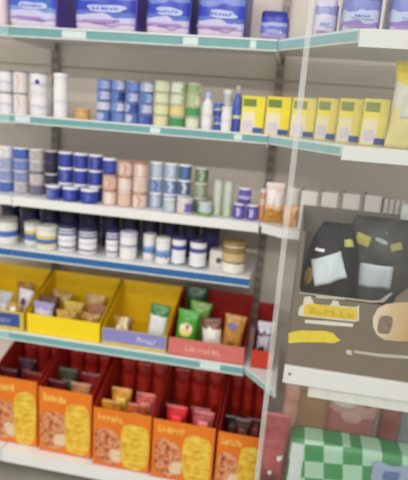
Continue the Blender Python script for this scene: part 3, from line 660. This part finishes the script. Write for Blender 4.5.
for i, (lb, u, yy, hh, mm) in enumerate((
    ('white and violet packet with an orange foot in the plain yellow bin', .06, -.385, .115, bands([(0, (206, 140, 84)), (.4, (206, 200, 214)), (.75, (150, 140, 180))], 'Z', .2)),
    ('dark brown packet behind the white and violet one', .22, -.338, .125, speckle([(60, 34, 20), (104, 64, 30)], 50)),
    ('olive brown packet at the middle back of the plain yellow bin', .42, -.285, .135, speckle([(120, 90, 30), (160, 120, 44), (190, 160, 90)], 50)),
    ('golden packet at the front of the plain yellow bin', .46, -.390, .095, GLD),
    ('mustard packet in the middle row of the plain yellow bin', .58, -.340, .115, speckle([(176, 146, 40), (204, 176, 70)], 40)),
    ('brown gold packet at front right of the plain yellow bin', .80, -.390, .098, BRN),
    ('reddish brown packet at the right end of the plain yellow bin', .98, -.335, .11, speckle([(120, 60, 40), (170, 110, 60)], 45)),
    ('tan packet at the back right of the plain yellow bin', .8, -.27, .135, speckle([(160, 120, 60), (200, 170, 110)], 40)))):
    fill(lb, G2, (xa, xb, [.02, .0, .18, .5, .52, .98, 1.0, .85][i]), yy+[0, .005, .0, 0, .005, 0, .005, .0][i], .094, hh+.006, .036, mm, -.07, 0, [.03, -.03, .05, -.03, .03, .03, -.03, .03][i], 20+i)
fill('round brown and cream packet low in the violet fronted bin', None, (xc, xd, .16), -.385, .085, .105, .04, bands([(0, (150, 116, 50)), (.3, (200, 180, 130)), (.55, (216, 200, 160)), (.75, (126, 92, 44))], 'X', .3, 3), -.1, 0, 0, 31, [('emblem', -.7, -.1, .35, .7, mat((224, 214, 190), .4), 'round')])
GRN = mat((46, 128, 44), .3)
WG = bands([(0, (216, 220, 216)), (.66, (222, 226, 222)), (.74, (50, 118, 58))], 'Z', .14, 3, .25)
SB = 'snack bags in the pink tray'
fill('white snack bag with a green top in the violet fronted bin', None, (xc, xd, 1.0), -.375, .082, .172, .04, WG, -.1, 0, .08, 32, name='snack_bag', cat='snack bag')
fill('dark green snack bag standing at the back left of the pink tray', SB, (xe, xf, 0.05), -.215, .10, .225, .04, speckle([(14, 56, 28), (24, 84, 42)], 20, .3), -.05, 0, .0, 33, name='snack_bag', cat='snack bag')
fill('bright green snack bag with a cream picture at the front', SB, (xe, xf, .06), -.385, .092, .17, .04, mat((64, 150, 40), .3), -.08, 0, .09, 34, [('picture', -.7, .6, .36, .72, bands([(0, (226, 210, 120)), (.5, (232, 226, 206)), (.8, (206, 190, 150))], 'Z', .3, 3, .35), 'round'), ('emblem', -.3, .25, .56, .66, mat((170, 50, 40), .4), 'round')], name='snack_bag', cat='snack bag')
fill('pale green snack bag behind the bright green one', SB, (xe, xf, .22), -.30, .09, .18, .04, speckle([(86, 136, 46), (140, 176, 80)], 25, .3), -.08, 0, .08, 35, name='snack_bag', cat='snack bag')
fill('brown and white snack bag in the middle of the pink tray', SB, (xe, xf, .56), -.385, .084, .15, .04, bands([(0, (216, 208, 196)), (.5, (226, 220, 210)), (.72, (120, 64, 40)), (.88, (90, 40, 30))], 'Z', .35, 3, .3), -.1, 0, -.09, 36, [('picture', -.5, .5, .42, .72, mat((236, 230, 220), .4), 'round')], name='snack_bag', cat='snack bag')
fill('golden snack bag with a blue patch in the pink tray', SB, (xe, xf, 1.0), -.37, .088, .17, .04, speckle([(140, 92, 32), (190, 138, 56), (166, 110, 56)], 25, .3), -.1, 0, .08, 37, [('emblem', -.6, .3, .66, .82, mat((104, 110, 160), .4), 'round')], name='snack_bag', cat='snack bag')
# corner: little red tray
cxp, cyp = 1.085, -.40
t = bin_box('display_tray', 'small red carton tray on the angled corner shelf', 'display tray', None, 1.022, 1.108, -.425, -.22, z5, .075, .20, mat((196, 54, 30), .45), REDI)
bag('white packet with dark blotches in the small red tray', 'packet', None, (1.066, -.365, z5+.012), .07, .155, .045, bands([(0, (60, 44, 54)), (.3, (196, 192, 206)), (.62, (90, 70, 90)), (.72, (206, 202, 214))], 'Z', .5, 3, .35), 0, -.15, 0, 41, (), 'packet')

# ================================================================== BOTTOM SHELF: orange boxes
z6 = SZ[6]
ORG = mat((224, 118, 22), .45, noise=.06, scale=8); ORGi = mat((172, 36, 20), .55, noise=.15); ORGs = mat((196, 72, 22), .5)
pasta = speckle([(120, 34, 22), (186, 96, 56), (224, 164, 116), (150, 56, 30)], 40, .4)
noodle = speckle([(206, 146, 36), (226, 184, 52), (234, 206, 96)], 28, .4, (1, 1, 2.2))
edges = [(-9, 37.5, -.470), (38.5, 92, -.480), (93, 151.5, -.503), (152.5, 215, -.510), (217, 263, -.512)]
names = ['leftmost orange food carton, cut by the photo edge', 'orange food carton second from the left, holding a dark olive packet', 'orange food carton in the middle, set a little forward', 'orange food carton second from the right, holding a scarlet packet', 'orange food carton at the right end by the corner']
heights = [.315, .305, .268, .268, .262]
for i, (p0, p1, yf) in enumerate(edges):
    hf = heights[i]
    a, b = xat(p0, yf, z6+.2), xat(p1, yf, z6+.2)
    if i == 0: a = -.078
    t = bin_box('food_carton', names[i] + ', open topped', 'carton', 'orange open cartons on the bottom shelf', a+.001, b-.001, yf, -.16, z6, hf, .415, ORG, ORGi)
    w = (b-a)/2; 
    prism('noodle_picture', blob(w*.46, hf*.42, w*.47, hf*.40, i+2, amp=.05), -.0012, -.0001, noodle, t)
    prism('pasta_picture', blob(-w*.46, hf*.36, w*.44, hf*.31, i+7, amp=.1), -.0018, -.0013, pasta, t)
    prism('plate_picture', blob(-w*.18, hf*.22, w*.2, hf*.10, i+17, amp=.2), -.0025, -.0019, mat((226, 196, 160), .4), t)
    marks('lettering', -w*.82, w*.05, hf*.80, hf*.92, -.0002, 6, mat((232, 186, 84), .45), t, i)
    box('side_trim', w-.004, w-.001, -.0009, -.0001, .003, hf-.002, ORGs, t, .0002)
conts = {
 0: [('maroon', (70, 20, 24), 10), ('dark plum', (56, 18, 30), 24), ('deep red', (104, 22, 22), 34)],
 1: [('maroon', (76, 18, 20), 47), ('dark olive', (50, 52, 36), 66), ('tan', (170, 120, 80), 76), ('deep red', (110, 22, 24), 86)],
 2: [('golden', (196, 130, 40), 111), ('amber', (200, 140, 50), 122), ('copper', (176, 84, 40), 133), ('rosy', (190, 90, 80), 145)],
 3: [('near black', (40, 20, 24), 168), ('scarlet', (190, 30, 34), 184), ('crimson', (160, 26, 40), 195), ('dusky rose', (170, 80, 80), 206)],
 4: [('black', (36, 18, 18), 232), ('dark brown', (60, 28, 22), 246), ('brown red', (90, 34, 28), 258)]}
WHICH = ['leftmost orange carton', 'second orange carton', 'middle orange carton', 'fourth orange carton', 'rightmost orange carton']
SPOT = [[(.22, .045), (.5, .10), (.77, .045)]] + [[(.22, .045), (.32, .10), (.68, .045), (.77, .10)]]*2 + [[(.22, .10), (.32, .045), (.68, .10), (.77, .045)], [(.24, .10), (.5, .045), (.76, .10)]]
for bi, lst in conts.items():
    p0, p1, yf = edges[bi]; a, b = xat(p0, yf, z6+.2), xat(p1, yf, z6+.2)
    if bi == 0: a = -.078
    a += .005; b -= .005; n = len(lst)
    for k, (cn, cc, px) in enumerate(lst):
        u, dy = SPOT[bi][k]; wd = min(.088, (b-a)*.40)
        hh = heights[bi] + [.0, .03, .004, .025][k]
        bag('%s foil packet standing in the %s' % (cn, WHICH[bi]), 'packet', 'foil packets in the orange cartons', (a+(b-a)*u, yf+dy, z6+.006), wd, hh, .04, speckle([tuple(int(v*.75) for v in cc), cc, tuple(min(255, int(v*1.15)) for v in cc)], 30, .22), 0, -.06, 0, 60+bi*5+k, [('label', -.5, .5, .74, .86, mat(tuple(min(255, int(v*1.5+20)) for v in cc), .3))], 'packet')
    for k in range(3):
        bag('dark red packet at the back %s of the %s' % (['left', 'middle', 'right'][k], WHICH[bi]), 'packet', 'dark red packets at the back of the orange cartons', (a+(b-a)*(.18+.32*k), -.20, z6+.006), (b-a)*.29, .33+.012*((k+bi) % 3), .034, speckle([(130, 20, 14), (164, 32, 22), (190, 66, 48)], 24, .3), 0, -.02, 0, 90+bi*3+k, (), 'packet')

# ================================================================== PET FOOD DISPLAY
XL, XR = 1.149, 1.640; YF, YBk = -.712, -.475; ZB = .8105
CARD = mat((118, 105, 88), .55, noise=.05, scale=10); CARDi = mat((120, 114, 104), .6, noise=.06)
t = thing('pet_food_display', 'grey brown carton display of pet food with a cut out window', 'display carton', (XL, YF, ZB))
W = XR-XL; D = YBk-YF; H = .50; HL = .243
# front with a rounded U cut out
cut = [(.012, H*.93), (.0, H*.93), (0, 0), (W, 0), (W, H*.70), (W-.16, H*.62)]
rr = .03; xr = .305; xl = .014
cut = [(0, H*.90), (0, 0), (W, 0), (W, HL+.12), (xr+.035, HL+.07)]
for k in range(9):
    a = -k/8*PI/2; cut.append((xr-rr+rr*math.cos(a)+.0, HL+rr+rr*math.sin(a)))
for k in range(9):
    a = -PI/2 - k/8*PI/2; cut.append((xl+rr+rr*math.cos(a), HL+rr+rr*math.sin(a)))
cut.append((xl-.002, H*.90))
prism('front_panel', cut, 0, .004, CARD, t)
box('back_panel', 0, W, D-.004, D, .004, H*.985, CARDi, t, 0)
box('base_panel', 0, W, .0045, D-.0045, 0, .004, CARDi, t, 0)
for nm, X in (('side_panel', 0), ('side_panel', W-.004)):
    V, Fc = prism_data([(.0045, .0045), (D-.0045, .0045), (D-.0045, H*.98), (.0045, H*.89)], 0, .004)
    link(nm, mesh_of(nm, [(X+q[1], q[0], q[2]) for q in V], Fc, CARDi), t)
CREAM = mat((222, 214, 196), .5)
ycol = mat((222, 196, 40), .45)
def fx(px, py): X = xat(px, YF, ZB+.1); X = xat(px, YF, zat(py, X, YF)); return X-XL
def fz(px, py): return zat(py, xat(px, YF, ZB+.15), YF) - ZB
def fpoly(pts): return [(fx(a, b), fz(a, b)) for a, b in pts]
prism('window_border', [(c[0], c[1]) for c in fpoly([(299, 292.5), (330, 296.5), (372, 301.5), (380, 301), (390, 294), (393, 294), (384, 303), (372, 303.5), (330, 298.3), (299, 294.3)])], -.0008, -.0001, mat((170, 160, 146), .5), t)
prism('badge_outline', fpoly([(298, 313), (300, 307), (303, 305), (304, 298), (310, 296.5), (313, 301), (314, 305), (330, 306), (333, 301), (338, 302), (340, 306.5), (356, 308), (359, 306), (359, 321), (355, 322), (334, 320), (318, 318), (299, 316)]), -.001, -.0001, CREAM, t)
prism('yellow_badge', fpoly([(304, 315.5), (304, 305.5), (312, 304), (336, 307), (357, 309.5), (357, 320.5), (340, 319), (320, 317)]), -.0018, -.0011, ycol, t)
marks('lettering', fx(308, 314), fx(354, 318), fz(330, 316), fz(330, 309.5), -.0018, 6, mat((206, 168, 30), .5), t, 12)
prism('tagline', fpoly([(305, 320), (330, 321.5), (353, 324), (353, 327), (330, 325.5), (305, 323)]), -.001, -.0001, mat((226, 220, 208), .5), t)
prism('headline', fpoly([(316, 296), (345, 298.5), (345, 300.5), (316, 298.5)]), -.001, -.0001, mat((200, 192, 176), .5), t)
prism('yellow_ribbon', fpoly([(288.5, 333), (300, 330.5), (324, 331), (333, 333), (338, 338.5), (341, 340), (334, 343), (322, 342), (300, 342), (288.5, 343)]), -.0012, -.0001, mat((232, 206, 44), .45), t)
prism('paw_mark', blob(fx(349, 352), fz(349, 352), .010, .007, 5, amp=.2), -.001, -.0001, mat((206, 200, 188), .5), t)
prism('web_line', fpoly([(354, 350), (380, 353.5), (409, 355.5), (409, 358.5), (380, 356.5), (354, 352.5)]), -.001, -.0001, mat((190, 184, 172), .5), t)
# picture of a ring shaped chew
prism('chew_picture', fpoly([(420, 303), (398, 303.5), (386, 305), (378, 309), (373, 318), (373, 327), (377, 335), (385, 340), (396, 341), (420, 342)]), -.001, -.0001, bands([(0, (226, 212, 190)), (.35, (208, 184, 144)), (.8, (196, 160, 108))], 'X', .2, 2, .5, soft=True), t)
prism('chew_hole', blob(fx(385, 325), fz(385, 325), .021, .030, 2, amp=.06), -.0017, -.0011, speckle([(110, 90, 78), (140, 120, 104)], 40), t)
# pet food bags
BK = speckle([(9, 8, 8), (16, 14, 14), (34, 30, 28)], 14, .5)
BK.node_tree.nodes['Principled BSDF'].inputs['Specular IOR Level'].default_value = .2
GK = speckle([(44, 42, 41), (62, 60, 57), (92, 90, 85)], 9, .42)
GK.node_tree.nodes['Principled BSDF'].inputs['Specular IOR Level'].default_value = .25
LB = mat((206, 216, 220), .4)
zc = ZB + .0055
def pb(px, y, z): return xat(px, y, z)
bag('black pet food bag with a tilted white label on the left of the display', 'pet food bag', 'pet food bags in the carton display', (1.258, -.648, zc+.003), .205, .465, .10, BK, 0, -.02, 0, 51,
    [('label', -.70, .42, .60, .785, LB, 'rect', .36), ('silver_strip', -.76, -.40, .80, .82, mat((240, 240, 240), .25)), ('yellow_patch', .40, .8, .85, .90, mat((186, 186, 96), .4)), ('tan_patch', -.92, -.66, .56, .68, mat((150, 110, 50), .5), 'round')], 'pet_food_bag', dome=.6)
bag('dark grey pet food bag with a square white label on the right of the display', 'pet food bag', 'pet food bags in the carton display', (1.435, -.555, zc+.003), .30, .480, .075, GK, 0, -.02, 0, 52,
    [('label', -.60, .18, .52, .68, LB), ('yellow_patch', -.84, -.46, .80, .875, mat((176, 172, 74), .4), 'rect', -.25), ('yellow_patch', .06, .34, .79, .84, mat((160, 160, 84), .4), 'rect', .3), ('pale_streak', -.36, .0, .83, .86, mat((160, 166, 166), .3), 'round', -.25), ('pale_streak', -.25, -.02, .90, .925, mat((160, 168, 168), .3), 'round', -.2)], 'pet_food_bag', dome=.25)
bag('white cornered pouch peeking over the right pet food bag', 'pouch', None, (1.505, -.4975, zc+.002), .085, .525, .022, bands([(0, (60, 64, 64)), (.88, (212, 218, 212))], 'Z', .03, 3, .3), 0, 0, 0, 53, (), 'pouch', dome=.3)

# ================================================================== LOWER RIGHT
zg = SZ[6]
def gx(px, y, z): return xat(px, y, z)
a, b = gx(289, -.64, .42), gx(430, -.64, .46)
t = soft_pack('green and white checked soft pack with a pale left side, low at the right', (a+b)/2, -.64, zg, b-a, .09, .375, checks((58, 140, 80), (164, 204, 176), .066), None, 0, None, 11, 'checked_pack', 'soft pack', False)
box('left_band', -(b-a)/2+.004, -(b-a)/2+.050, -.0075, .003, .01, .357, mat((206, 214, 214), .35), t, .003)
prism('flower_print', blob((b-a)*.24, .30, .062, .045, 4, amp=.2), -.0105, -.004, mat((150, 168, 196), .4), t)
prism('flower_heart', blob((b-a)*.24, .295, .03, .02, 6, amp=.2), -.0115, -.0107, mat((84, 112, 160), .4), t)
# shelf behind, beige box and pink packs standing on the bottom shelf
REDP = speckle([(120, 34, 36), (160, 60, 60), (178, 96, 92)], 9, .2)
REDP = speckle([(84, 18, 22), (140, 44, 46), (176, 84, 82), (120, 34, 36)], 7, .16)  # paler red blotches put highlights into the colour
bag('glossy red bag of pet treats between the screen edge and the checked pack', 'treat bag', None, (gx(272, -.66, .40), -.630, zg+.001), .10, .455, .065, REDP, .1, -.01, 0, 71, [('painted_shine', .3, .75, .62, .66, mat((240, 236, 236), .2)), ('painted_shine', -.3, 0, .50, .53, mat((236, 226, 226), .2))], 'treat_bag')  # the two whitish patches are highlights painted on the plastic
a, b = gx(279, -.50, .6), gx(294, -.50, .6)
bag('dusty pink bag standing behind the glossy red one', 'treat bag', None, ((a+b)/2+.025, -.500, zg+.001), .064, .62, .05, speckle([(196, 140, 126), (206, 160, 140), (176, 112, 104)], 8, .35), 0, -.02, 0, 76, (), 'treat_bag')
a, b = gx(296, -.42, .5), gx(352, -.42, .5)
carton('tan carton with a golden stripe behind the checked pack', 'carton', None, (a+b)/2+.0, -.40, zg, b-a, .07, .55, mat((196, 156, 110), .5), [('stripe', .0, 1.0, .80, .90, mat((224, 186, 116), .45)), ('painted_shade', .0, 1, .91, .99, mat((120, 96, 70), .5))])  # dark band along the top is painted shadow below the display shelf
a, b = gx(322, -.50, .55), gx(374, -.50, .55)
bag('pale pink bag with white rounded print in front of the tan carton', 'treat bag', None, ((a+b)/2, -.475, zg+.007), b-a, .52, .05, bands([(0, (170, 110, 100)), (.76, (196, 150, 144)), (.84, (150, 92, 88)), (.88, (206, 190, 188)), (.97, (150, 120, 116))], 'Z', .1, 3, .3), 0, -.05, .06, 72, [('white_print', -.95, .1, .80, .93, mat((214, 206, 206), .35), 'round'), ('rose_print', -.5, .4, .70, .79, mat((206, 160, 156), .35), 'round')], 'treat_bag')
a, b = gx(374, -.44, .5), gx(400, -.44, .5)
bag('dull red bag right of the pale pink bag', 'treat bag', None, ((a+b)/2+.004, -.43, zg+.006), b-a-.01, .49, .045, speckle([(130, 66, 60), (160, 100, 92)], 12, .3), 0, -.04, .03, 73, (), 'treat_bag')
a, b = gx(401, -.40, .5), gx(460, -.40, .5)
carton('added grey blue block for the shaded back panel, right edge under the display shelf', 'carton', None, (a+b)/2, -.40, zg, b-a, .15, .56, mat((132, 142, 142), .5), [('front_print', .05, .95, .1, .4, mat((120, 130, 134), .5))])  # added block, coloured like the back panel in shade

# ================================================================== LIGHT
w = bpy.data.worlds.new('shop'); bpy.context.scene.world = w; w.use_nodes = True
bg = w.node_tree.nodes['Background']; bg.inputs[0].default_value = (1, .975, .94, 1); bg.inputs[1].default_value = .60
def area(name, loc, sx, sy, e, rot=(0, 0, 0), col=(1, .97, .93)):
    l = bpy.data.lights.new(name, 'AREA'); l.shape = 'RECTANGLE'; l.size = sx; l.size_y = sy; l.energy = e; l.color = col
    o = bpy.data.objects.new(name, l); C.objects.link(o); o.location = loc; o.rotation_euler = rot; return o
area('ceiling_light', (.5, -1.9, 3.1), 3.6, .2, 8)
area('ceiling_light', (.5, -3.3, 3.1), 3.6, .2, 34)
area('ceiling_light', (.5, -4.9, 3.1), 3.6, .2, 132)
vs = bpy.context.scene.view_settings
vs.view_transform = 'Standard'; vs.look = 'None'; vs.exposure = .34; vs.gamma = 1; vs.use_curve_mapping = False
